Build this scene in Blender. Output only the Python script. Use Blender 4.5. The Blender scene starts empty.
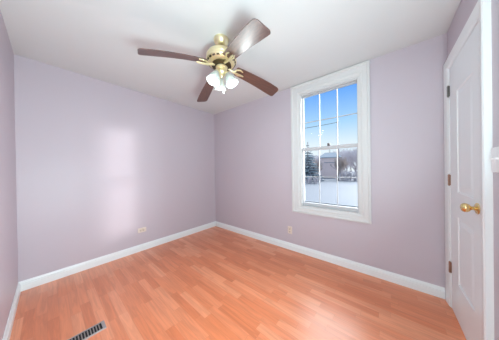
import bpy, bmesh, math, random
from mathutils import Vector, Matrix
PI = math.pi
S = bpy.context.scene
COL = S.collection

# ------------------------------------------------------------------ camera
cam = bpy.data.cameras.new('camera')
cam.sensor_width = 36.0
cam.lens = 36.0 * 167.35 / 499.0
cam.shift_y = 0.00064
cam.clip_start = 0.02
cam.clip_end = 600
cam_o = bpy.data.objects.new('camera', cam)
COL.objects.link(cam_o)
cam_o.matrix_world = Matrix(((0.64043815, 0.0125426, -0.76790732, 0.21537),
                             (-0.76786335, -0.00906478, -0.64054954, 0.43743),
                             (-0.01499507, 0.99988025, 0.00382557, 1.22080),
                             (0, 0, 0, 1)))
S.camera = cam_o

# ------------------------------------------------------------------ world, sun, lights, exposure
S.view_settings.view_transform = 'Standard'
S.view_settings.look = 'None'
S.view_settings.gamma = 1.0
S.view_settings.use_curve_mapping = False
S.view_settings.exposure = 0.06
S.cycles.use_denoising = True
S.cycles.max_bounces = 14
S.cycles.diffuse_bounces = 8
S.cycles.transparent_max_bounces = 16
S.cycles.sample_clamp_indirect = 4.0

W = bpy.data.worlds.new('winter_sky')
S.world = W
W.use_nodes = True
nt = W.node_tree
nt.nodes.clear()
out = nt.nodes.new('ShaderNodeOutputWorld')
bg = nt.nodes.new('ShaderNodeBackground')
tc = nt.nodes.new('ShaderNodeTexCoord')
sx = nt.nodes.new('ShaderNodeSeparateXYZ')
rp = nt.nodes.new('ShaderNodeValToRGB')
nt.links.new(tc.outputs['Generated'], sx.inputs[0])
nt.links.new(sx.outputs['Z'], rp.inputs[0])
nt.links.new(rp.outputs[0], bg.inputs[0])
nt.links.new(bg.outputs[0], out.inputs[0])
e = rp.color_ramp.elements
e[0].position = 0.0; e[0].color = (0.90, 0.96, 1.0, 1)
e[1].position = 0.60; e[1].color = (0.62, 0.72, 0.86, 1)
for pos, c in ((0.13, (0.78, 0.91, 1.0, 1)), (0.24, (0.42, 0.70, 1.0, 1)), (0.44, (0.065, 0.32, 0.97, 1)), (0.50, (0.065, 0.32, 0.95, 1))):
    n = e.new(pos); n.color = c
bg.inputs[1].default_value = 1.0

def lamp(name, kind, loc, energy, color=(1, 1, 1), direction=None, **kw):
    l = bpy.data.lights.new(name, kind)
    l.energy = energy
    l.color = color
    for k, v in kw.items():
        setattr(l, k, v)
    o = bpy.data.objects.new(name, l)
    o.location = loc
    if direction is not None:
        o.rotation_euler = Vector(direction).to_track_quat('-Z', 'Y').to_euler()
    COL.objects.link(o)
    return o

SUN_E = 1.8
GLOW_E = 15.0
ZENITH_E = 3.6
HALL_FILL_E = 29.0
FLASH_FILL_E = 56.0
BULB_E = 3.2
COOL = (0.78, 0.97, 0.99)
lamp('sun', 'SUN', (12, -14, 4), SUN_E, (1.0, 0.96, 0.95), (-1.50, 1.98, -0.37), angle=math.radians(4.5))
# broad glow of the hazy low sun
lamp('sky_glow', 'SUN', (14, -8, 5), GLOW_E, (0.93, 0.97, 1.0), (-2.1, 1.1, -0.45), angle=math.radians(70))
# bright sky straight out of the window
lamp('sky_light', 'SUN', (14, 3, 9), ZENITH_E, (0.92, 0.96, 1.0), (-1.11, -0.20, -0.84), angle=math.radians(50))
# fill light added in the unseen hall, shining in through the doorway
lamp('hall_fill', 'AREA', (-1.15, 0.45, 1.70), HALL_FILL_E, COOL, (1, 0.42, -0.38), shape='RECTANGLE', size=1.1, size_y=1.3)
# fill light added behind the camera, standing in for a flash
lamp('flash_fill', 'AREA', (0.38, 0.12, 0.90), FLASH_FILL_E, COOL, (0.0, 0.84, 0.50), shape='DISK', size=0.5)

# ------------------------------------------------------------------ materials
def principled(name, color, rough=0.5, metal=0.0, spec=0.5, bump=0.0, bscale=200.0, coat=0.0, var=0.0, vscale=3.0):
    m = bpy.data.materials.new(name)
    m.use_nodes = True
    t = m.node_tree
    b = t.nodes['Principled BSDF']
    b.inputs['Base Color'].default_value = (*color, 1)
    b.inputs['Roughness'].default_value = rough
    b.inputs['Metallic'].default_value = metal
    b.inputs['Specular IOR Level'].default_value = spec
    b.inputs['Coat Weight'].default_value = coat
    co = t.nodes.new('ShaderNodeTexCoord')
    if bump:
        nz = t.nodes.new('ShaderNodeTexNoise')
        nz.inputs['Scale'].default_value = bscale
        nz.inputs['Detail'].default_value = 3
        bp = t.nodes.new('ShaderNodeBump')
        bp.inputs['Strength'].default_value = bump
        bp.inputs['Distance'].default_value = 0.002
        t.links.new(co.outputs['Object'], nz.inputs['Vector'])
        t.links.new(nz.outputs[0], bp.inputs['Height'])
        t.links.new(bp.outputs[0], b.inputs['Normal'])
    if var:
        nz = t.nodes.new('ShaderNodeTexNoise')
        nz.inputs['Scale'].default_value = vscale
        nz.inputs['Detail'].default_value = 4
        mx = t.nodes.new('ShaderNodeMix')
        mx.data_type = 'RGBA'
        mx.inputs[6].default_value = (*[c * (1 - var) for c in color], 1)
        mx.inputs[7].default_value = (*[min(1, c * (1 + var)) for c in color], 1)
        t.links.new(co.outputs['Object'], nz.inputs['Vector'])
        t.links.new(nz.outputs[0], mx.inputs[0])
        t.links.new(mx.outputs[2], b.inputs['Base Color'])
    return m

M_WALL = principled('lavender_paint', (0.538, 0.488, 0.543), 0.42, spec=0.35, bump=0.05, bscale=160, var=0.015, vscale=1.2)
M_CEIL = principled('ceiling_paint', (0.69, 0.71, 0.715), 0.7, spec=0.2, bump=0.06, bscale=120)
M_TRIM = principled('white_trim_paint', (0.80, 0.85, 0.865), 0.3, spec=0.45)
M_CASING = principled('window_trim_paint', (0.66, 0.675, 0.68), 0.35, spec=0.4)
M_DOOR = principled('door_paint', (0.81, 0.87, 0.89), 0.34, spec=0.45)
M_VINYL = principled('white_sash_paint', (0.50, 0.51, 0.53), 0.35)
M_BRASS = principled('polished_brass', (0.80, 0.60, 0.28), 0.22, metal=1.0)
M_FANBRASS = principled('satin_fan_brass', (0.95, 0.86, 0.55), 0.36, metal=0.92)
M_DARKBRASS = principled('dark_vent_band', (0.10, 0.075, 0.04), 0.4, metal=0.8)
M_HINGE_GREY = principled('tarnished_hinge', (0.23, 0.22, 0.21), 0.4, metal=0.8)
M_HINGE = principled('bronze_hinge', (0.36, 0.22, 0.16), 0.4, metal=0.7)
M_IVORY = principled('ivory_plastic', (0.70, 0.62, 0.54), 0.4)
M_IVORY_D = principled('ivory_socket', (0.66, 0.57, 0.47), 0.45)
M_WHITEPL = principled('white_plastic', (0.82, 0.83, 0.85), 0.35)
M_SLOT = principled('dark_slot', (0.02, 0.02, 0.02), 0.8)
M_VENT = principled('grey_vent_metal', (0.42, 0.40, 0.40), 0.4, metal=0.6)
M_VENTBAR = principled('vent_bar_metal', (0.33, 0.30, 0.28), 0.4, metal=0.6)
M_LOCK = principled('pewter_lock', (0.11, 0.10, 0.105), 0.45, metal=0.4)
M_STORM = principled('storm_rail', (0.26, 0.29, 0.33), 0.6)
M_DARKFLOOR = principled('hall_floor', (0.45, 0.30, 0.2), 0.5)

def wood_blade():
    m = bpy.data.materials.new('walnut_blade')
    m.use_nodes = True
    t = m.node_tree
    b = t.nodes['Principled BSDF']
    co = t.nodes.new('ShaderNodeTexCoord')
    mp = t.nodes.new('ShaderNodeMapping')
    mp.inputs['Scale'].default_value = (3, 55, 55)
    nz = t.nodes.new('ShaderNodeTexNoise')
    nz.inputs['Scale'].default_value = 1.6
    nz.inputs['Detail'].default_value = 5
    r = t.nodes.new('ShaderNodeValToRGB')
    r.color_ramp.elements[0].position = 0.3
    r.color_ramp.elements[0].color = (0.050, 0.020, 0.014, 1)
    r.color_ramp.elements[1].position = 0.75
    r.color_ramp.elements[1].color = (0.140, 0.056, 0.038, 1)
    t.links.new(co.outputs['Object'], mp.inputs[0])
    t.links.new(mp.outputs[0], nz.inputs['Vector'])
    t.links.new(nz.outputs[0], r.inputs[0])
    t.links.new(r.outputs[0], b.inputs['Base Color'])
    b.inputs['Roughness'].default_value = 0.42
    b.inputs['Specular IOR Level'].default_value = 0.7
    b.inputs['Coat Weight'].default_value = 0.8
    b.inputs['Coat Roughness'].default_value = 0.38
    b.inputs['Coat IOR'].default_value = 1.6
    return m
M_BLADE = wood_blade()

def floor_mat():
    # 3-strip laminate: short strips running along y
    m = bpy.data.materials.new('orange_laminate_strips')
    m.use_nodes = True
    t = m.node_tree
    b = t.nodes['Principled BSDF']
    L = t.links.new
    N = t.nodes.new
    co = N('ShaderNodeTexCoord')
    sp = N('ShaderNodeSeparateXYZ')
    L(co.outputs['Object'], sp.inputs[0])
    def math_(op, a, bb=None):
        n = N('ShaderNodeMath'); n.operation = op
        for i, v in enumerate((a, bb)):
            if v is None: continue
            if isinstance(v, (int, float)): n.inputs[i].default_value = v
            else: L(v, n.inputs[i])
        return n.outputs[0]
    sw, sl = 0.064, 0.42
    u = math_('DIVIDE', sp.outputs['X'], sw)
    row = math_('FLOOR', u)
    wn = N('ShaderNodeTexWhiteNoise'); wn.noise_dimensions = '1D'
    L(row, wn.inputs['W'])
    off = math_('MULTIPLY', wn.outputs['Value'], 7.31)
    v = math_('ADD', math_('DIVIDE', sp.outputs['Y'], sl), off)
    cell = math_('FLOOR', v)
    cmb = N('ShaderNodeCombineXYZ')
    L(row, cmb.inputs[0]); L(cell, cmb.inputs[1])
    wn2 = N('ShaderNodeTexWhiteNoise'); wn2.noise_dimensions = '2D'
    L(cmb.outputs[0], wn2.inputs['Vector'])
    rp = N('ShaderNodeValToRGB')
    rp.color_ramp.elements[0].color = (0.65, 0.185, 0.068, 1)
    rp.color_ramp.elements[1].color = (0.79, 0.310, 0.158, 1)
    k = rp.color_ramp.elements.new(0.35); k.color = (0.71, 0.222, 0.090, 1)
    k = rp.color_ramp.elements.new(0.7); k.color = (0.745, 0.255, 0.116, 1)
    L(wn2.outputs['Value'], rp.inputs[0])
    # grain
    mp = N('ShaderNodeMapping'); mp.inputs['Scale'].default_value = (38, 2.6, 1)
    ad = N('ShaderNodeVectorMath'); ad.operation = 'ADD'
    sc = N('ShaderNodeVectorMath'); sc.operation = 'SCALE'; sc.inputs['Scale'].default_value = 3.7
    L(cmb.outputs[0], sc.inputs[0])
    L(co.outputs['Object'], mp.inputs[0])
    L(mp.outputs[0], ad.inputs[0]); L(sc.outputs[0], ad.inputs[1])
    nz = N('ShaderNodeTexNoise'); nz.inputs['Scale'].default_value = 1.0; nz.inputs['Detail'].default_value = 5
    nz.inputs['Distortion'].default_value = 1.2
    L(ad.outputs[0], nz.inputs['Vector'])
    gr = N('ShaderNodeValToRGB')
    gr.color_ramp.elements[0].position = 0.3; gr.color_ramp.elements[0].color = (0.86, 0.84, 0.82, 1)
    gr.color_ramp.elements[1].position = 0.62; gr.color_ramp.elements[1].color = (1.06, 1.06, 1.06, 1)
    L(nz.outputs[0], gr.inputs[0])
    mx = N('ShaderNodeMix'); mx.data_type = 'RGBA'; mx.blend_type = 'MULTIPLY'; mx.inputs[0].default_value = 1.0
    L(rp.outputs[0], mx.inputs[6]); L(gr.outputs[0], mx.inputs[7])
    # thin seams: every strip faint, every third strip and ends a little darker
    fu = math_('FRACT', u); fv = math_('FRACT', v)
    eu = math_('MINIMUM', fu, math_('SUBTRACT', 1.0, fu))
    ev = math_('MINIMUM', fv, math_('SUBTRACT', 1.0, fv))
    su = math_('LESS_THAN', eu, 0.012); sv = math_('LESS_THAN', ev, 0.002)
    seam = math_('MULTIPLY', math_('MAXIMUM', su, sv), 0.22)
    mx2 = N('ShaderNodeMix'); mx2.data_type = 'RGBA'
    L(seam, mx2.inputs[0]); L(mx.outputs[2], mx2.inputs[6]); mx2.inputs[7].default_value = (0.2, 0.06, 0.03, 1)
    L(mx2.outputs[2], b.inputs['Base Color'])
    b.inputs['Roughness'].default_value = 0.33
    b.inputs['Specular IOR Level'].default_value = 0.5
    b.inputs['Coat Weight'].default_value = 0.7
    b.inputs['Coat Roughness'].default_value = 0.30
    return m
M_FLOOR = floor_mat()

def glass_mat():
    m = bpy.data.materials.new('window_glass')
    m.use_nodes = True
    t = m.node_tree
    t.nodes.clear()
    o = t.nodes.new('ShaderNodeOutputMaterial')
    mx = t.nodes.new('ShaderNodeMixShader'); mx.inputs[0].default_value = 0.0008
    a = t.nodes.new('ShaderNodeBsdfTransparent'); a.inputs[0].default_value = (0.985, 0.99, 0.99, 1)
    g = t.nodes.new('ShaderNodeBsdfGlossy'); g.inputs['Roughness'].default_value = 0.03
    t.links.new(a.outputs[0], mx.inputs[1]); t.links.new(g.outputs[0], mx.inputs[2])
    t.links.new(mx.outputs[0], o.inputs[0])
    return m
M_GLASS = glass_mat()

def shade_mat():
    m = bpy.data.materials.new('frosted_lamp_glass')
    m.use_nodes = True
    t = m.node_tree
    t.nodes.clear()
    o = t.nodes.new('ShaderNodeOutputMaterial')
    d = t.nodes.new('ShaderNodeBsdfDiffuse'); d.inputs[0].default_value = (0.72, 0.76, 0.74, 1)
    tr = t.nodes.new('ShaderNodeBsdfTranslucent'); tr.inputs[0].default_value = (0.24, 0.26, 0.25, 1)
    tp = t.nodes.new('ShaderNodeBsdfTransparent'); tp.inputs[0].default_value = (0.95, 0.96, 0.95, 1)
    gl = t.nodes.new('ShaderNodeBsdfGlossy'); gl.inputs['Roughness'].default_value = 0.15
    m1 = t.nodes.new('ShaderNodeMixShader'); m1.inputs[0].default_value = 0.55
    m2 = t.nodes.new('ShaderNodeMixShader'); m2.inputs[0].default_value = 0.12
    m3 = t.nodes.new('ShaderNodeMixShader'); m3.inputs[0].default_value = 0.05
    t.links.new(d.outputs[0], m1.inputs[1]); t.links.new(tr.outputs[0], m1.inputs[2])
    t.links.new(m1.outputs[0], m2.inputs[1]); t.links.new(tp.outputs[0], m2.inputs[2])
    t.links.new(m2.outputs[0], m3.inputs[1]); t.links.new(gl.outputs[0], m3.inputs[2])
    t.links.new(m3.outputs[0], o.inputs[0])
    return m
M_SHADE = shade_mat()

def emit_mat(name, color, strength):
    m = bpy.data.materials.new(name)
    m.use_nodes = True
    t = m.node_tree
    b = t.nodes['Principled BSDF']
    b.inputs['Base Color'].default_value = (*color, 1)
    b.inputs['Emission Color'].default_value = (*color, 1)
    b.inputs['Emission Strength'].default_value = strength
    return m
M_BULB = emit_mat('lit_bulb', (1.0, 0.97, 0.92), 3.0)

M_SNOW = principled('snow', (0.145, 0.165, 0.195), 0.7, spec=0.2, bump=0.4, bscale=3, var=0.04, vscale=0.3)
M_SIDING = principled('mauve_siding', (0.88, 0.71, 0.66), 0.7, var=0.06, vscale=2)
M_ROOF = principled('slate_roof', (0.30, 0.36, 0.42), 0.7, var=0.1)
M_HDOOR = principled('weathered_door', (0.42, 0.38, 0.40), 0.7)
M_BARK = principled('grey_brown_bark', (0.24, 0.20, 0.19), 0.9, var=0.2)
M_TWIG = principled('mauve_twigs', (0.46, 0.44, 0.47), 0.9, var=0.15)
M_BUSH = principled('brown_bush_twigs', (0.42, 0.36, 0.33), 0.9, var=0.2)
M_NEEDLE = principled('blue_green_needles', (0.40, 0.50, 0.54), 0.9, var=0.3)
M_WIRE = principled('black_cable', (0.06, 0.065, 0.08), 0.6)
M_HOUSEWALL = principled('outer_wall_paint', (0.6, 0.6, 0.6), 0.7)

# ------------------------------------------------------------------ mesh helpers
def finish(name, bm, mat, parent=None, smooth=False, bevel=0.0, seg=2, matrix=None):
    bmesh.ops.recalc_face_normals(bm, faces=bm.faces)
    me = bpy.data.meshes.new(name)
    bm.to_mesh(me); bm.free()
    me.materials.append(mat)
    if smooth:
        me.polygons.foreach_set('use_smooth', [True] * len(me.polygons))
        try: me.set_sharp_from_angle(angle=math.radians(38))
        except Exception: pass
    o = bpy.data.objects.new(name, me)
    COL.objects.link(o)
    if parent is not None: o.parent = parent
    if matrix is not None: o.matrix_local = matrix
    if bevel:
        b = o.modifiers.new('bevel', 'BEVEL'); b.width = bevel; b.segments = seg; b.limit_method = 'ANGLE'
    return o

def box(bm, x0, x1, y0, y1, z0, z1):
    vs = [bm.verts.new((x, y, z)) for x in (x0, x1) for y in (y0, y1) for z in (z0, z1)]
    for f in ((0, 1, 3, 2), (4, 6, 7, 5), (0, 4, 5, 1), (2, 3, 7, 6), (0, 2, 6, 4), (1, 5, 7, 3)):
        bm.faces.new([vs[i] for i in f])

def lathe(bm, prof, n=32, mat=None, cap0=False, cap1=False):
    rings = []
    for r, z in prof:
        ring = []
        for i in range(n):
            a = 2 * PI * i / n
            v = Vector((r * math.cos(a), r * math.sin(a), z))
            if mat is not None: v = mat @ v
            ring.append(bm.verts.new(v))
        rings.append(ring)
    for a, b in zip(rings, rings[1:]):
        for i in range(n):
            bm.faces.new((a[i], a[(i + 1) % n], b[(i + 1) % n], b[i]))
    if cap0: bm.faces.new(rings[0])
    if cap1: bm.faces.new(rings[-1])

def tube(bm, pts, radii, n=8):
    pts = [Vector(p) for p in pts]
    if not hasattr(radii, '__len__'): radii = [radii] * len(pts)
    rings = []
    for i, p in enumerate(pts):
        d = (pts[min(i + 1, len(pts) - 1)] - pts[max(i - 1, 0)])
        if d.length < 1e-9: d = Vector((0, 0, 1))
        q = d.to_track_quat('Z', 'X')
        rings.append([bm.verts.new(p + q @ Vector((radii[i] * math.cos(2 * PI * k / n), radii[i] * math.sin(2 * PI * k / n), 0))) for k in range(n)])
    for a, b in zip(rings, rings[1:]):
        for k in range(n):
            bm.faces.new((a[k], a[(k + 1) % n], b[(k + 1) % n], b[k]))
    bm.faces.new(rings[0]); bm.faces.new(rings[-1])

def extrude_profile(bm, prof, p0, p1, out, up=Vector((0, 0, 1))):
    """prof = list of (distance out from the wall, height); swept from p0 to p1"""
    p0, p1, out, up = Vector(p0), Vector(p1), Vector(out), Vector(up)
    a = [bm.verts.new(p0 + out * d + up * h) for d, h in prof]
    b = [bm.verts.new(p1 + out * d + up * h) for d, h in prof]
    n = len(prof)
    for i in range(n):
        bm.faces.new((a[i], a[(i + 1) % n], b[(i + 1) % n], b[i]))
    bm.faces.new(a); bm.faces.new(b)

def frame_profile(bm, prof, corners, out, closed=True):
    """mitred frame: corners = [(outer point, inner point), ...]; prof = [(0 outer .. 1 inner, distance out)]"""
    out = Vector(out)
    rings = [[bm.verts.new(Vector(o).lerp(Vector(i), s) + out * d) for s, d in prof] for o, i in corners]
    n = len(prof)
    pairs = list(zip(rings, rings[1:]))
    if closed: pairs.append((rings[-1], rings[0]))
    for a, b in pairs:
        for k in range(n):
            bm.faces.new((a[k], a[(k + 1) % n], b[(k + 1) % n], b[k]))
    if not closed:
        bm.faces.new(rings[0]); bm.faces.new(rings[-1])

def tag(o, label=None, cat=None, group=None, kind=None):
    if label: o['label'] = label
    if cat: o['category'] = cat
    if group: o['group'] = group
    if kind: o['kind'] = kind
    return o

def empty(name, loc=(0, 0, 0), rot=(0, 0, 0)):
    o = bpy.data.objects.new(name, None)
    o.empty_display_size = 0.1
    o.location = loc; o.rotation_euler = rot
    COL.objects.link(o)
    return o

# ------------------------------------------------------------------ room shell
RW, RY, RH = 2.5514, 3.374, 2.44      # window wall x, back wall y, ceiling height
DY = 0.02                             # face of the wall that holds the closed door
TH = 0.14

bm = bmesh.new(); box(bm, -0.14, RW + TH, DY - 0.14, RY + TH, -0.12, 0.0)
tag(finish('floor', bm, M_FLOOR), 'glossy orange wood-look laminate strip floor', 'floor', kind='structure')
bm = bmesh.new(); box(bm, -0.14, RW + TH, DY - 0.14, RY + TH, RH, RH + 0.12)
tag(finish('ceiling', bm, M_CEIL), 'plain pale grey-white painted ceiling above the fan', 'ceiling', kind='structure')
bm = bmesh.new(); box(bm, -TH, RW + TH, RY, RY + TH, 0, RH)
tag(finish('wall_back', bm, M_WALL), 'lavender wall with a soft patch of sunlight, left of the far corner', 'wall', kind='structure')

# window wall with a real opening
OY0, OY1, OZ0, OZ1 = 0.690, 1.432, 0.672, 2.302
bm = bmesh.new()
box(bm, RW, RW + TH, DY - TH, OY0, 0, RH)
box(bm, RW, RW + TH, OY1, RY, 0, RH)
box(bm, RW, RW + TH, OY0, OY1, 0, OZ0)
box(bm, RW, RW + TH, OY0, OY1, OZ1, RH)
tag(finish('wall_right', bm, M_WALL), 'lavender wall around the white window', 'wall', kind='structure')

# wall with the closed door
DX0, DX1, DZ1 = 1.780, 2.432, 2.062
bm = bmesh.new()
box(bm, -TH, DX0, DY - TH, DY, 0, RH)
box(bm, DX1, RW, DY - TH, DY, 0, RH)
box(bm, DX0, DX1, DY - TH, DY, DZ1, RH)
tag(finish('wall_front', bm, M_WALL), 'lavender wall around the white door at right', 'wall', kind='structure')

# left wall, with an unseen doorway added to let fill light in
HY0, HY1, HZ1 = 0.07, 0.87, 2.06
bm = bmesh.new()
box(bm, -TH, 0, DY, HY0, 0, RH)
box(bm, -TH, 0, HY1, RY, 0, RH)
box(bm, -TH, 0, HY0, HY1, HZ1, RH)
tag(finish('wall_left', bm, M_WALL), 'narrow strip of lavender wall at the left edge', 'wall', kind='structure')

# small unseen hall, added to keep sky light out of that doorway
bm = bmesh.new(); box(bm, -1.5, -TH, -0.6, 1.6, -0.12, 0.0)
tag(finish('floor', bm, M_DARKFLOOR), 'brown floor of the added, unseen hall', 'floor', kind='structure')
bm = bmesh.new(); box(bm, -1.5, -TH, -0.6, 1.6, RH, RH + 0.12)
tag(finish('ceiling', bm, M_CEIL), 'white ceiling of the added, unseen hall', 'ceiling', kind='structure')
bm = bmesh.new()
box(bm, -1.6, -1.5, -0.7, 1.7, 0, RH); box(bm, -1.5, -TH, -0.7, -0.6, 0, RH); box(bm, -1.5, -TH, 1.6, 1.7, 0, RH)
tag(finish('wall_added_hall', bm, M_CEIL), 'white walls of the added, unseen hall', 'wall', kind='structure')

# baseboards: flat board, moulded cap
BASE = [(0, 0), (0.015, 0), (0.015, 0.066), (0.010, 0.069), (0.010, 0.073), (0.0125, 0.077), (0.0115, 0.084), (0.006, 0.091), (0.005, 0.101), (0, 0.101)]
def baseboard(name, p0, p1, out, label):
    bm = bmesh.new(); extrude_profile(bm, BASE, p0, p1, out)
    tag(finish(name, bm, M_TRIM, smooth=True), label, 'baseboard', kind='structure')
baseboard('baseboard_back', (0, RY, 0), (RW, RY, 0), (0, -1, 0), 'white moulded baseboard under the sunlit lavender wall')
baseboard('baseboard_right', (RW, 0.052, 0), (RW, RY - 0.014, 0), (-1, 0, 0), 'white moulded baseboard under the window')
baseboard('baseboard_left', (0, HY1 + 0.08, 0), (0, RY - 0.014, 0), (1, 0, 0), 'white baseboard running out at the lower left edge')
baseboard('baseboard_front', (0.014, DY, 0), (1.70, DY, 0), (0, 1, 0), 'white baseboard on the door wall beside the camera')

# trim of the added doorway in the left wall
bm = bmesh.new()
frame_profile(bm, [(0, 0), (0, 0.018), (0.8, 0.014), (1, 0.010), (1, 0)],
              [((0, HY0 - 0.035, 0), (0, HY0, 0)), ((0, HY0 - 0.035, HZ1 + 0.075), (0, HY0, HZ1)),
               ((0, HY1 + 0.075, HZ1 + 0.075), (0, HY1, HZ1)), ((0, HY1 + 0.075, 0), (0, HY1, 0))], (1, 0, 0), closed=False)
tag(finish('trim_1', bm, M_TRIM), 'white trim of the added, unseen doorway in the left wall', 'trim', kind='structure')

# ------------------------------------------------------------------ window
win = tag(empty('window_1', (RW, (OY0 + OY1) / 2, OZ0)), 'white double-hung window with six-over-six panes and wide casing', 'window', kind='structure')
MW = Matrix.Translation((-RW, -(OY0 + OY1) / 2, -OZ0))
def wpart(name, bm, mat, parent=None, **k):
    o = finish(name, bm, mat, **k)
    o.parent = parent or win
    if parent is None:
        o.matrix_parent_inverse = MW
    return o
CY0, CY1, CZ0, CZ1 = 0.596, 1.552, 0.587, 2.430
bm = bmesh.new()
prof = [(0, 0), (0, 0.024), (0.10, 0.027), (0.20, 0.027), (0.27, 0.018), (0.34, 0.017), (0.66, 0.015), (0.72, 0.018), (0.86, 0.016), (0.93, 0.011), (1, 0.010), (1, 0)]
frame_profile(bm, prof, [((RW, CY0, CZ0), (RW, OY0, OZ0)), ((RW, CY0, CZ1), (RW, OY0, OZ1)),
                         ((RW, CY1, CZ1), (RW, OY1, OZ1)), ((RW, CY1, CZ0), (RW, OY1, OZ0))], (-1, 0, 0))
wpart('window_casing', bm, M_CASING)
JT = 0.018
bm = bmesh.new()   # jamb lining
box(bm, RW - 0.004, RW + TH, OY0, OY0 + JT, OZ0, OZ1)
box(bm, RW - 0.004, RW + TH, OY1 - JT, OY1, OZ0, OZ1)
box(bm, RW - 0.004, RW + TH, OY0 + JT, OY1 - JT, OZ1 - JT, OZ1)
box(bm, RW - 0.004, RW + TH + 0.03, OY0 + JT, OY1 - JT, OZ0, OZ0 + JT)
# stops in front of and between the sashes
for (a, b) in ((RW + 0.010, RW + 0.026),):
    box(bm, a, b, OY0 + JT, OY0 + JT + 0.010, OZ0 + JT, OZ1 - JT)
    box(bm, a, b, OY1 - JT - 0.010, OY1 - JT, OZ0 + JT, OZ1 - JT)
    box(bm, a, b, OY0 + JT + 0.010, OY1 - JT - 0.010, OZ1 - JT - 0.010, OZ1 - JT)
wpart('window_jamb', bm, M_CASING)

def sash(name, x0, x1, z0, z1, stile, rail_b, rail_t):
    y0, y1 = OY0 + JT + 0.002, OY1 - JT - 0.002
    bm = bmesh.new()
    box(bm, x0, x1, y0, y0 + stile, z0, z1)
    box(bm, x0, x1, y1 - stile, y1, z0, z1)
    box(bm, x0, x1, y0 + stile, y1 - stile, z0, z0 + rail_b)
    box(bm, x0, x1, y0 + stile, y1 - stile, z1 - rail_t, z1)
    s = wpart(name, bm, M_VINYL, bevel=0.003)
    gy0, gy1, gz0, gz1 = y0 + stile, y1 - stile, z0 + rail_b, z1 - rail_t
    xm = (x0 + x1) / 2
    bm = bmesh.new()
    box(bm, xm - 0.002, xm + 0.002, gy0, gy1, gz0, gz1)
    wpart('glass', bm, M_GLASS, parent=s)
    bm = bmesh.new()
    w = 0.0045
    for k in (1, 2):
        yy = gy0 + (gy1 - gy0) * k / 3
        box(bm, xm - 0.007, xm + 0.007, yy - w, yy + w, gz0, gz1)
    zz = (gz0 + gz1) / 2
    ys = [gy0] + [gy0 + (gy1 - gy0) * k / 3 for k in (1, 2)] + [gy1]
    for i in range(3):
        box(bm, xm - 0.007, xm + 0.007, ys[i] + (w if i else 0), ys[i + 1] - (w if i < 2 else 0), zz - w, zz + w)
    wpart('muntin_grille', bm, M_VINYL, parent=s)
    return s
up = sash('upper_sash', RW + 0.066, RW + 0.098, 1.482, OZ1 - JT, 0.018, 0.040, 0.024)
lo = sash('lower_sash', RW + 0.028, RW + 0.060, OZ0 + JT + 0.002, 1.520, 0.020, 0.046, 0.044)
bm = bmesh.new()   # lock on the meeting rail
lathe(bm, [(0.002, 0.0), (0.019, 0.0), (0.019, 0.016), (0.012, 0.022), (0.012, 0.034), (0.002, 0.036)], 16, Matrix.Translation((RW + 0.046, 1.048, 1.520)), True, True)
box(bm, RW + 0.028, RW + 0.044, 1.033, 1.063, 1.520, 1.556)
wpart('sash_lock', bm, M_LOCK, bevel=0.002)
bm = bmesh.new()   # rail of the storm window outside
box(bm, RW + 0.118, RW + 0.132, OY0 + JT, OY1 - JT, OZ0 + JT, OZ0 + JT + 0.055)
wpart('storm_window_rail', bm, M_STORM)

# ------------------------------------------------------------------ door
door = tag(empty('door_1', ((DX0 + DX1) / 2, DY, 0)), 'narrow white panelled door with brass knob at right edge', 'door', kind='structure')
MD = Matrix.Translation((-(DX0 + DX1) / 2, -DY, 0))
def dpart(name, bm, mat, parent=None, **k):
    o = finish(name, bm, mat, **k)
    o.parent = parent or door
    if parent is None: o.matrix_parent_inverse = MD
    return o
CO0, CO1, COZ = 1.706, 2.536, 2.148
bm = bmesh.new()
frame_profile(bm, [(0, 0), (0, 0.026), (0.12, 0.031), (0.4, 0.029), (0.8, 0.024), (0.92, 0.018), (1, 0.016), (1, 0)],
              [((CO0, DY, 0), (DX0, DY, 0)), ((CO0, DY, COZ), (DX0, DY, DZ1)),
               ((CO1, DY, COZ), (DX1, DY, DZ1)), ((CO1, DY, 0), (DX1, DY, 0))], (0, 1, 0), closed=False)
dpart('door_casing', bm, M_TRIM)
bm = bmesh.new()   # jamb lining the opening
box(bm, DX0, DX0 + 0.012, DY - TH, DY + 0.012, 0, DZ1)
box(bm, DX1 - 0.004, DX1, DY - TH, DY + 0.012, 0, DZ1)
box(bm, DX0 + 0.012, DX1 - 0.004, DY - TH, DY + 0.012, DZ1 - 0.006, DZ1)
dpart('door_jamb', bm, M_TRIM)
LX0, LX1, LZ0, LZ1, LY = DX0 + 0.015, DX1 - 0.007, 0.008, DZ1 - 0.010, 0.033
bm = bmesh.new()
PX0, PX1 = 1.915, 2.235
panels = [(0.305, 0.830), (1.020, 1.810)]
def quad(*p): bm.faces.new([bm.verts.new(q) for q in p])
yb = LY - 0.034
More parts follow.
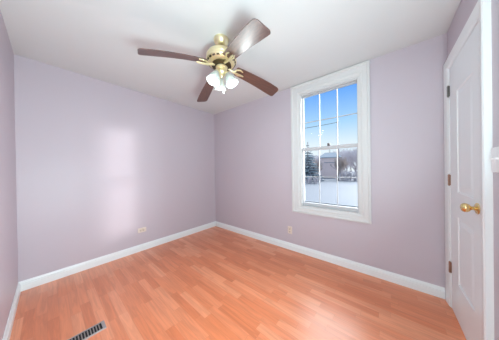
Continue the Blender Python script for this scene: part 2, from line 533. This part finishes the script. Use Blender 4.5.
# stiles and rails of the front face
def ff(x0, x1, z0, z1, y=LY): quad((x0, y, z0), (x1, y, z0), (x1, y, z1), (x0, y, z1))
ff(LX0, PX0, LZ0, LZ1); ff(PX1, LX1, LZ0, LZ1)
zs = [LZ0] + [z for p in panels for z in p] + [LZ1]
for i in range(0, len(zs), 2): ff(PX0, PX1, zs[i], zs[i + 1])
for z0, z1 in panels:
    steps = [(0, 0), (0.006, -0.006), (0.016, -0.007), (0.020, -0.007), (0.052, -0.002), (0.056, -0.002)]
    for (d0, y0), (d1, y1) in zip(steps, steps[1:]):
        a = [(PX0 + d0, z0 + d0), (PX1 - d0, z0 + d0), (PX1 - d0, z1 - d0), (PX0 + d0, z1 - d0)]
        b = [(PX0 + d1, z0 + d1), (PX1 - d1, z0 + d1), (PX1 - d1, z1 - d1), (PX0 + d1, z1 - d1)]
        for i in range(4):
            j = (i + 1) % 4
            quad((a[i][0], LY + y0, a[i][1]), (a[j][0], LY + y0, a[j][1]), (b[j][0], LY + y1, b[j][1]), (b[i][0], LY + y1, b[i][1]))
    d, y = steps[-1]
    ff(PX0 + d, PX1 - d, z0 + d, z1 - d, LY + y)
ff(LX0, LX1, LZ0, LZ1, yb)
quad((LX0, LY, LZ0), (LX0, LY, LZ1), (LX0, yb, LZ1), (LX0, yb, LZ0)); quad((LX1, LY, LZ0), (LX1, LY, LZ1), (LX1, yb, LZ1), (LX1, yb, LZ0))
quad((LX0, LY, LZ0), (LX1, LY, LZ0), (LX1, yb, LZ0), (LX0, yb, LZ0)); quad((LX0, LY, LZ1), (LX1, LY, LZ1), (LX1, yb, LZ1), (LX0, yb, LZ1))
bmesh.ops.remove_doubles(bm, verts=bm.verts, dist=1e-5)
leaf = dpart('door_leaf', bm, M_DOOR)
for z, m, lab in ((1.868, M_HINGE_GREY, 'dark grey top hinge'), (1.106, M_HINGE, 'bronze middle hinge'), (0.353, M_HINGE, 'bronze bottom hinge')):
    bm = bmesh.new()
    for k in range(5):
        lathe(bm, [(0.006, 0.0005), (0.0075, 0.001), (0.0075, 0.0175), (0.006, 0.018)], 12, Matrix.Translation((DX1 - 0.004, LY + 0.008, z - 0.045 + 0.018 * k)), True, True)
    lathe(bm, [(0.0035, -0.051), (0.0035, 0.051)], 8, Matrix.Translation((DX1 - 0.004, LY + 0.008, z)), True, True)
    box(bm, DX1 - 0.018, DX1 - 0.004, LY - 0.001, LY + 0.002, z - 0.044, z + 0.044)
    h = dpart('hinge', bm, m); h['label'] = lab
# knob
KX, KZ = 1.850, 0.968
RK = Matrix.Translation((KX, LY, KZ)) @ Matrix.Rotation(-PI / 2, 4, 'X')
bm = bmesh.new()
lathe(bm, [(0.0, 0.0), (0.033, 0.0), (0.034, 0.003), (0.030, 0.007), (0.020, 0.010), (0.015, 0.012), (0.0, 0.012)], 28, RK)
kn = dpart('knob_rosette', bm, M_BRASS, smooth=True)
bm = bmesh.new()
lathe(bm, [(0.0, 0.010), (0.011, 0.010), (0.0105, 0.024), (0.014, 0.029), (0.022, 0.033), (0.0265, 0.041), (0.0275, 0.050), (0.025, 0.058), (0.018, 0.064), (0.008, 0.0665), (0.0, 0.067)], 28, RK)
dpart('doorknob', bm, M_BRASS, smooth=True)
bm = bmesh.new(); box(bm, LX0 - 0.002, LX0 + 0.001, LY - 0.028, LY - 0.004, KZ - 0.03, KZ + 0.03)
dpart('latch_plate', bm, M_BRASS)

# ------------------------------------------------------------------ ceiling fan
FX, FY = 1.262, 1.631
fan = tag(empty('ceiling_fan', (FX, FY, RH)), 'brass ceiling fan with four walnut-brown blades and lit white glass shades', 'ceiling fan')
def fpart(name, bm, mat, parent=None, **k):
    return finish(name, bm, mat, parent=parent or fan, **k)
bm = bmesh.new()
lathe(bm, [(0.0, 0.0), (0.068, 0.0), (0.070, -0.006), (0.068, -0.014), (0.062, -0.030), (0.050, -0.046), (0.034, -0.056), (0.020, -0.060), (0.0, -0.060)], 40)
fpart('canopy', bm, M_FANBRASS, smooth=True)
bm = bmesh.new(); lathe(bm, [(0.0, -0.055), (0.013, -0.055), (0.013, -0.105), (0.026, -0.108), (0.026, -0.120), (0.0, -0.120)], 24)
fpart('downrod', bm, M_DARKBRASS, smooth=True)
bm = bmesh.new()
lathe(bm, [(0.0, -0.112), (0.034, -0.112), (0.060, -0.118), (0.100, -0.128), (0.126, -0.142), (0.137, -0.160), (0.138, -0.182), (0.134, -0.186), (0.139, -0.190), (0.139, -0.206), (0.133, -0.211),
           (0.122, -0.226), (0.100, -0.236), (0.0, -0.236)], 48)
fpart('motor_housing', bm, M_FANBRASS, smooth=True)
bm = bmesh.new()    # dark cooling slots around the underside of the housing
for i in range(20):
    a = 2 * PI * i / 20
    c, s = math.cos(a), math.sin(a)
    m4 = Matrix.Rotation(a, 4, 'Z') @ Matrix.Translation((0.1285, 0, -0.2195)) @ Matrix.Rotation(math.radians(-54), 4, 'Y')
    vs0 = len(bm.verts)
    tmp = bmesh.new(); box(tmp, -0.007, 0.007, -0.013, 0.013, -0.002, 0.002)
    for v in tmp.verts: v.co = m4 @ v.co
    me = bpy.data.meshes.new('tmp'); tmp.to_mesh(me); tmp.free(); bm.from_mesh(me); bpy.data.meshes.remove(me)
fpart('vent_band', bm, M_DARKBRASS)
bm = bmesh.new()    # flywheel below the motor
lathe(bm, [(0.0, -0.234), (0.088, -0.234), (0.090, -0.240), (0.090, -0.252), (0.080, -0.256), (0.0, -0.256)], 40)
fpart('flywheel', bm, M_DARKBRASS, smooth=True)

R_TIP, Z_BL, DROOP, PITCH = 0.655, -0.250, 0.098, math.radians(-14)
TH0 = -31.73306384 % (2 * PI)
for k in range(4):
    a = TH0 + k * PI / 2
    rot = Matrix.Rotation(a, 4, 'Z')
    L = R_TIP - 0.145
    # outline: narrow at the root, wider at the tip, rounded corners
    wr, wt, cr = 0.049, 0.068, 0.030
    ol = []
    for i in range(13):
        s = i / 12
        ol.append((0.145 + 0.012 + s * (L - 0.012 - cr), wr + (wt - wr) * min(1, s * 1.25)))
    for i in range(1, 7):
        t = i / 6 * PI / 2
        ol.append((R_TIP - cr + cr * math.sin(t), wt - cr + cr * math.cos(t)))
    bm = bmesh.new()
    def P(x, y, dz):
        s = (x - 0.145) / L
        z = Z_BL - DROOP * (0.55 * s + 0.45 * s * s) + dz
        c = Matrix.Rotation(PITCH, 4, 'X') @ Vector((0, y, 0))
        return Vector((x, c.y, z + c.z))
    top, bot = [], []
    outline = [(0.145, wr - 0.012)] + ol
    for x, w in outline:
        top.append((bm.verts.new(P(x, w, 0.003)), bm.verts.new(P(x, -w, 0.003))))
        bot.append((bm.verts.new(P(x, w, -0.003)), bm.verts.new(P(x, -w, -0.003))))
    for i in range(len(outline) - 1):
        bm.faces.new((top[i][0], top[i + 1][0], top[i + 1][1], top[i][1]))
        bm.faces.new((bot[i][0], bot[i][1], bot[i + 1][1], bot[i + 1][0]))
        bm.faces.new((top[i][0], bot[i][0], bot[i + 1][0], top[i + 1][0]))
        bm.faces.new((top[i][1], top[i + 1][1], bot[i + 1][1], bot[i][1]))
    bm.faces.new((top[0][0], top[0][1], bot[0][1], bot[0][0]))
    bm.faces.new((top[-1][0], bot[-1][0], bot[-1][1], top[-1][1]))
    bl = fpart('blade', bm, M_BLADE, smooth=True, matrix=rot)
    # brass blade iron: arm and forked plate under the blade
    bm = bmesh.new()
    tube(bm, [(0.070, 0, -0.250), (0.105, 0, -0.262), (0.135, 0, -0.272), (0.170, 0, -0.276)], [0.013, 0.011, 0.011, 0.010], 10)
    for sgn in (-1, 1):
        tube(bm, [(0.125, 0, -0.270), (0.150, sgn * 0.022, Z_BL - 0.006 + sgn * 0.022 * math.sin(PITCH)), (0.185, sgn * 0.034, Z_BL - 0.008 + sgn * 0.034 * math.sin(PITCH)),
                  (0.215, sgn * 0.024, Z_BL - 0.011 + sgn * 0.024 * math.sin(PITCH))], [0.008, 0.008, 0.008, 0.006], 8)
    tube(bm, [(0.165, 0, -0.276), (0.205, 0, -0.279), (0.232, 0, -0.282)], [0.010, 0.010, 0.006], 8)
    fpart('blade_iron', bm, M_FANBRASS, parent=bl, smooth=True)

# light kit
bm = bmesh.new()
lathe(bm, [(0.0, -0.254), (0.050, -0.254), (0.056, -0.262), (0.054, -0.276), (0.040, -0.286), (0.046, -0.296), (0.048, -0.310), (0.040, -0.324), (0.026, -0.336), (0.014, -0.344), (0.010, -0.354), (0.0, -0.358)], 36)
fit = fpart('light_kit_fitter', bm, M_FANBRASS, smooth=True)
VIEW = math.radians(10) + math.atan2(FY - 0.43743, FX - 0.21537)   # one shade hangs on the far side, two towards the near corner
bulbs = []
for k in range(3):
    a = VIEW + k * 2 * PI / 3
    rot = Matrix.Rotation(a, 4, 'Z')
    bm = bmesh.new()
    tube(bm, [(0.030, 0, -0.310), (0.042, 0, -0.306), (0.050, 0, -0.310), (0.054, 0, -0.322)], [0.008, 0.007, 0.007, 0.010], 10)
    fpart('lamp_arm', bm, M_FANBRASS, smooth=True, matrix=rot)
    T = Matrix.Translation((0.052, 0, -0.316)) @ Matrix.Rotation(math.radians(-24), 4, 'Y')
    bm = bmesh.new()
    lathe(bm, [(0.0, 0.004), (0.018, 0.002), (0.024, -0.008), (0.024, -0.024), (0.0, -0.026)], 24)
    fpart('shade_holder', bm, M_FANBRASS, smooth=True, matrix=rot @ T)
    bm = bmesh.new()   # bell-shaped frosted glass, open below
    outer = [(0.024, -0.014), (0.027, -0.026), (0.035, -0.042), (0.043, -0.062), (0.048, -0.084), (0.053, -0.104), (0.060, -0.120)]
    inner = [(r - 0.003, z) for r, z in reversed(outer)]
    lathe(bm, outer + inner, 32)
    sh = fpart('lamp_shade', bm, M_SHADE, smooth=True, matrix=rot @ T)
    bm = bmesh.new()
    lathe(bm, [(0.0, -0.026), (0.012, -0.028), (0.013, -0.040), (0.022, -0.056), (0.025, -0.070), (0.023, -0.090), (0.014, -0.102), (0.0, -0.106)], 20)
    fpart('bulb', bm, M_BULB, parent=sh, smooth=True)
    bp = Matrix.Translation((FX, FY, RH)) @ rot @ T @ Vector((0, 0, -0.142))
    lamp('fan_bulb_light', 'POINT', bp, BULB_E, (0.87, 0.98, 0.98), shadow_soft_size=0.045)
for dx, dy, ln in ((0.012, -0.010, 0.140), (-0.010, 0.012, 0.11)):
    bm = bmesh.new()
    z = -0.345
    n = int(ln / 0.005)
    tube(bm, [(dx, dy, z), (dx, dy, z - ln)], 0.0012, 6)
    ch = fpart('pull_chain', bm, M_FANBRASS)
    bm = bmesh.new()
    lathe(bm, [(0.0, z - ln + 0.006), (0.004, z - ln + 0.003), (0.0085, z - ln - 0.006), (0.0085, z - ln - 0.012), (0.004, z - ln - 0.019), (0.0, z - ln - 0.020)], 14, Matrix.Translation((dx, dy, 0)))
    fpart('pull_ball', bm, M_WHITEPL, parent=ch, smooth=True)

# ------------------------------------------------------------------ outlets, switch, vent
def outlet(loc, rotz, roll, label):
    """faces local -y; plate is 70 x 114 mm"""
    o = tag(empty('wall_outlet', loc, (0, 0, 0)), label, 'outlet', group='wall outlets above the baseboards')
    mat = Matrix.Rotation(rotz, 4, 'Z') @ Matrix.Rotation(roll, 4, 'Y')
    bm = bmesh.new(); box(bm, -0.035, 0.035, -0.006, 0.0, -0.057, 0.057)
    finish('cover_plate', bm, M_IVORY, parent=o, bevel=0.003, matrix=mat)
    for s in (-1, 1):
        bm = bmesh.new()
        lathe(bm, [(0.0, 0.0), (0.0165, 0.0), (0.0165, 0.0035), (0.015, 0.0045), (0.0, 0.0045)], 24,
              Matrix.Translation((0, -0.005, s * 0.0195)) @ Matrix.Rotation(PI / 2, 4, 'X'))
        sk = finish('socket', bm, M_IVORY_D, parent=o, smooth=True, matrix=mat)
        bm = bmesh.new()
        for dx in (-0.006, 0.006): box(bm, dx - 0.0012, dx + 0.0012, -0.0100, -0.0092, s * 0.0195 - 0.002, s * 0.0195 + 0.007)
        box(bm, -0.0025, 0.0025, -0.0100, -0.0092, s * 0.0195 - 0.010, s * 0.0195 - 0.005)
        finish('slots', bm, M_SLOT, parent=sk)
    bm = bmesh.new(); lathe(bm, [(0.0, 0.0), (0.004, 0.0), (0.003, 0.0018), (0.0, 0.002)], 12, Matrix.Translation((0, -0.006, 0)) @ Matrix.Rotation(PI / 2, 4, 'X'))
    finish('screw', bm, M_IVORY_D, parent=o, matrix=mat)
outlet((1.125, RY, 0.315), 0, PI / 2, 'ivory wall outlet below the patch of sunlight on the left wall')
outlet((RW, 1.602, 0.295), -PI / 2, 0, 'ivory wall outlet below the left corner of the window')

sw = tag(empty('light_switch', (1.640, DY, 1.252)), 'white light switch on the wall beside the door at right', 'light switch')
bm = bmesh.new(); box(bm, -0.058, 0.058, 0.0, 0.007, -0.064, 0.064)
finish('switch_plate', bm, M_WHITEPL, parent=sw, bevel=0.003)
for sx_ in (-0.023, 0.023):
    bm = bmesh.new(); box(bm, sx_ - 0.006, sx_ + 0.006, 0.006, 0.009, -0.013, 0.013)
    box(bm, sx_ - 0.004, sx_ + 0.004, 0.008, 0.020, 0.000, 0.010)
    finish('toggle', bm, M_WHITEPL, parent=sw, bevel=0.001)

vent = tag(empty('floor_vent', (0.34, 2.197, 0)), 'grey metal floor vent with dark slots in the orange laminate', 'floor vent')
VX0, VX1, VY0, VY1 = -0.150, 0.150, -0.051, 0.051
bm = bmesh.new()
frame_profile(bm, [(0, 0.0), (0, 0.002), (0.35, 0.0055), (1, 0.0055), (1, 0.0)],
              [((VX0, VY0, 0), (VX0 + 0.020, VY0 + 0.012, 0)), ((VX1, VY0, 0), (VX1 - 0.020, VY0 + 0.012, 0)),
               ((VX1, VY1, 0), (VX1 - 0.020, VY1 - 0.012, 0)), ((VX0, VY1, 0), (VX0 + 0.020, VY1 - 0.012, 0))], (0, 0, 1))
finish('vent_frame', bm, M_VENT, parent=vent)
bm = bmesh.new(); box(bm, VX0 + 0.02, VX1 - 0.02, VY0 + 0.012, VY1 - 0.012, 0.0004, 0.0010)
finish('duct_shade_plate', bm, M_SLOT, parent=vent)  # dark plate laid on the floor in place of the shade inside a duct
bm = bmesh.new()
n = 16
for i in range(1, n):
    x = VX0 + 0.02 + (VX1 - VX0 - 0.04) * i / n
    box(bm, x - 0.0028, x + 0.0028, VY0 + 0.012, VY1 - 0.012, 0.0012, 0.0048)
finish('louvres', bm, M_VENTBAR, parent=vent)

# ------------------------------------------------------------------ outdoors beyond the window
GZ = -0.60
rnd = random.Random(7)
bm = bmesh.new()
nx, ny = 40, 40
gv = [[bm.verts.new((RW + TH + 110 * (i / nx) ** 2, -60 + 140 * j / ny, GZ + (rnd.uniform(-0.05, 0.05) if i > 3 else 0))) for j in range(ny + 1)] for i in range(nx + 1)]
for i in range(nx):
    for j in range(ny):
        bm.faces.new((gv[i][j], gv[i + 1][j], gv[i + 1][j + 1], gv[i][j + 1]))
tag(finish('ground', bm, M_SNOW, smooth=True), 'snow-covered yard seen through the lower sash', 'ground', kind='structure')

def spot(px, D):
    k = (px - 249.5) / 167.35
    return (0.21537 + D * (0.7679 + 0.6404 * k), 0.43743 + D * (0.6405 - 0.7679 * k))

def branch(bm, p, d, length, r, depth, rnd, spread=0.6, up=0.15):
    n = 3
    pts, q, dd = [p.copy()], p.copy(), d.copy()
    for i in range(n):
        dd = (dd + Vector((rnd.uniform(-.18, .18), rnd.uniform(-.18, .18), rnd.uniform(-.1, .18)))).normalized()
        q = q + dd * length / n
        pts.append(q.copy())
    tube(bm, pts, [r * (1 - 0.4 * i / n) for i in range(n + 1)], 4)
    if depth <= 0: return
    for k in range(rnd.choice((3, 4))):
        t = rnd.uniform(0.35, 1.0)
        i = min(n - 1, int(t * n))
        base = pts[i].lerp(pts[i + 1], t * n - i)
        nd = (dd + Vector((rnd.uniform(-1, 1), rnd.uniform(-1, 1), rnd.uniform(-.3, .6))) * spread + Vector((0, 0, up))).normalized()
        branch(bm, base, nd, length * rnd.uniform(0.5, 0.72), r * 0.55, depth - 1, rnd, spread, up)

def bare_tree(x, y, h, label, mat, seed, group, depth=4, r=0.14, cat='tree', name='bare_tree', stems=1, spread=0.6):
    rn = random.Random(seed)
    o = tag(empty(name, (x, y, GZ)), label, cat, group=group)
    bt = bmesh.new(); tube(bt, [(0, 0, -0.1), (0.02, 0.03, h * 0.2), (0.0, 0.05, h * 0.36)], [r, r * 0.85, r * 0.7], 8)
    finish('trunk', bt, M_BARK, parent=o, smooth=True)
    bm = bmesh.new()
    for s in range(stems):
        for k in range(4):
            a = 2 * PI * (k / 4 + rn.random() * 0.2)
            z0 = h * rn.uniform(0.12, 0.34)
            branch(bm, Vector((0.01, 0.03, z0)), Vector((math.cos(a) * 0.6, math.sin(a) * 0.6, 1)).normalized(), h * 0.34, r * 0.5, depth - 1, rn, spread)
    finish('branches', bm, mat, parent=o)
    return o

def conifer(x, y, h, rad, label, seed, group=None):
    rn = random.Random(seed)
    o = tag(empty('snowy_conifer', (x, y, GZ)), label, 'tree', group=group)
    bt = bmesh.new(); tube(bt, [(0, 0, -0.1), (0, 0, h * 0.5), (0, 0, h)], [0.12, 0.08, 0.01], 8)
    finish('trunk', bt, M_BARK, parent=o, smooth=True)
    bn, bs = bmesh.new(), bmesh.new()
    tiers = 15
    for t in range(tiers):
        f = t / (tiers - 1)
        z = h * (0.10 + 0.86 * f)
        R = rad * (1 - f) + 0.08
        m = int(7 + 9 * (1 - f))
        for k in range(m):
            a = 2 * PI * (k + rn.random() * 0.6) / m
            c, s = math.cos(a), math.sin(a)
            rr = R * rn.uniform(0.75, 1.1)
            dz = rr * rn.uniform(0.18, 0.36)
            for b_, wz, wk, lift in ((bn, 0.05, 0.20, 0.0), (bs, 0.015, 0.17, 0.06)):
                if b_ is bs and rn.random() < 0.08: continue
                p = [Vector((0, 0, z + lift)), Vector((c * rr * .55, s * rr * .55, z + lift - dz * .3)), Vector((c * rr, s * rr, z + lift - dz))]
                sd = Vector((-s, c, 0))
                w = [0.04, rr * wk, 0.02]
                up_ = [[b_.verts.new(q + sd * ww + Vector((0, 0, -ww * .4))) for q, ww in zip(p, w)],
                       [b_.verts.new(q + Vector((0, 0, wz))) for q in p],
                       [b_.verts.new(q - sd * ww + Vector((0, 0, -ww * .4))) for q, ww in zip(p, w)],
                       [b_.verts.new(q - Vector((0, 0, wz))) for q in p]]
                for i in range(4):
                    A, B = up_[i], up_[(i + 1) % 4]
                    for j in range(2): b_.faces.new((A[j], A[j + 1], B[j + 1], B[j]))
    finish('needles', bn, M_NEEDLE, parent=o)
    sn = finish('snow_cover', bs, M_SNOW, parent=o); sn['kind'] = 'stuff'
    return o

# neighbour's outbuilding across the yard
hx, hy = spot(330, 34)
hs = tag(empty('neighbour_shed', (hx, hy, GZ), (0, 0, math.radians(14))), 'mauve-walled shed with slate roof in the middle lower panes', 'building')
bm = bmesh.new(); box(bm, -1.6, 1.6, -1.9, 1.9, 0, 4.0)
finish('walls', bm, M_SIDING, parent=hs)
bm = bmesh.new()
for s in (-1, 1):
    a = [Vector((x, y, z)) for y in (-2.05, 2.05) for x, z in ((s * 1.85, 3.88), (0, 4.92), (0, 5.06), (s * 1.85, 4.00))]
    for p in a:
        if abs(p.x) < 0.01: p.y *= 0.45
    v = [bm.verts.new(p) for p in a]
    for f in ((0, 1, 2, 3), (4, 7, 6, 5), (0, 4, 5, 1), (1, 5, 6, 2), (2, 6, 7, 3), (3, 7, 4, 0)): bm.faces.new([v[i] for i in f])
for y in (-1, 1):   # hipped ends
    bm.faces.new([bm.verts.new(p) for p in ((-1.85, y * 2.05, 4.00), (1.85, y * 2.05, 4.00), (0, y * 0.92, 5.06))])
finish('roof', bm, M_ROOF, parent=hs)
bm = bmesh.new(); box(bm, -1.66, -1.60, -0.95, 0.95, 0.0, 2.2)
dd = finish('shed_door', bm, M_SIDING, parent=hs)
bm = bmesh.new(); box(bm, -1.68, -1.60, -1.0, 1.0, 2.9, 3.05)
finish('lintel', bm, M_HDOOR, parent=hs)

conifer(*spot(330, 42), 6.9, 2.4, 'blue-grey conifer rising behind the mauve shed', 3)
conifer(*spot(308, 25), 5.9, 2.2, 'snow-laden conifer at the left edge of the window view', 5)
bt_grp = 'bare winter trees across the yard'
bare_tree(*spot(316, 29), 3.6, 'low brown bare tree left of the mauve shed', M_BUSH, 11, bt_grp, stems=3, depth=5, spread=0.5)
bare_tree(*spot(317.5, 46), 5.6, 'taller bare tree just left of the mauve shed', M_TWIG, 12, bt_grp, stems=3, depth=5, spread=0.5)
bare_tree(*spot(341, 27), 3.9, 'brown bushy bare tree right of the mauve shed', M_BUSH, 13, bt_grp, stems=4, depth=5, spread=0.45)
bare_tree(*spot(347, 44), 7.4, 'tall mauve-grey bare tree in the right lower panes', M_TWIG, 14, bt_grp, stems=4, depth=5, spread=0.5)
bare_tree(*spot(356, 34), 6.0, 'tall mauve-grey bare tree at the right edge of the window view', M_TWIG, 15, bt_grp, stems=4, depth=5, spread=0.5)

far = 'far bare trees behind the yard'
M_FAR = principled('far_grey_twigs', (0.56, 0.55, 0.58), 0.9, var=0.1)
for i, (px, D, h, lab) in enumerate(((307, 50, 6.6, 'far grey bare tree behind the snow-laden conifer'), (314, 61, 7.6, 'far grey bare tree between the conifer and the shed'),
                                     (321, 73, 8.6, 'far grey bare tree close behind the left end of the shed'), (340, 52, 8.4, 'far grey bare tree just right of the shed roof'),
                                     (345, 63, 9.8, 'far grey bare tree second to the right of the shed'), (351, 75, 11.4, 'far grey bare tree third to the right of the shed'),
                                     (358, 88, 13.0, 'far grey bare tree at the right edge behind the others'))):
    bare_tree(*spot(px, D), h, lab, M_FAR, 30 + i, far, stems=4, depth=5, spread=0.5, r=0.2)

def hedge(x, y, ln, h, rot, label, seed):
    rn = random.Random(seed)
    o = tag(empty('winter_hedge', (x, y, GZ), (0, 0, rot)), label, 'hedge', group='winter hedges across the yard')
    bm = bmesh.new()
    for i in range(int(ln * 26)):
        p = Vector((rn.uniform(-0.5, 0.5), rn.uniform(-ln / 2, ln / 2), 0))
        branch(bm, p, Vector((rn.uniform(-.3, .3), rn.uniform(-.3, .3), 1)).normalized(), h * rn.uniform(.5, .7), 0.03, 1, rn, 0.7)
    st = finish('twigs', bm, M_TWIG, parent=o); st['kind'] = 'stuff'
hedge(*spot(313.5, 20.5), 1.6, 0.9, math.radians(14), 'brownish low hedge left of the mauve shed', 21)
hedge(*spot(351, 24), 3.4, 1.7, math.radians(14), 'greyish low hedge right of the mauve shed', 22)

px_, py_ = spot(338.3, 24)
zp = 1.2208 + 46.0 * 24 / 167.35
pole = tag(empty('utility_pole', (px_, py_, GZ)), 'slim utility pole behind the right upright muntin, holding the cable', 'pole')
bm = bmesh.new(); tube(bm, [(0, 0, -0.2), (0, 0, 4), (0, 0, zp - GZ + 0.12)], [0.09, 0.085, 0.08], 12)
finish('post', bm, M_BARK, parent=pole, smooth=True)
bm = bmesh.new(); lathe(bm, [(0.0, -0.08), (0.05, -0.08), (0.05, 0.0), (0.035, 0.05), (0.0, 0.06)], 12, Matrix.Translation((-0.02, 0.10, zp - GZ)))
finish('insulator', bm, M_WIRE, parent=pole)
bm = bmesh.new()
x0, y0 = spot(262, 22)
za = 1.2208 + 35.5 * 22 / 167.35
pts = []
for i in range(25):
    t = i / 24
    pts.append((x0 + (px_ - 0.02 - x0) * t, y0 + (py_ + 0.145 - y0) * t, za + (zp - za) * t - 0.12 * 4 * t * (1 - t)))
tube(bm, pts, 0.035, 6)
tag(finish('overhead_cable', bm, M_WIRE), 'thin dark overhead cable crossing the sky in the upper panes', 'cable')
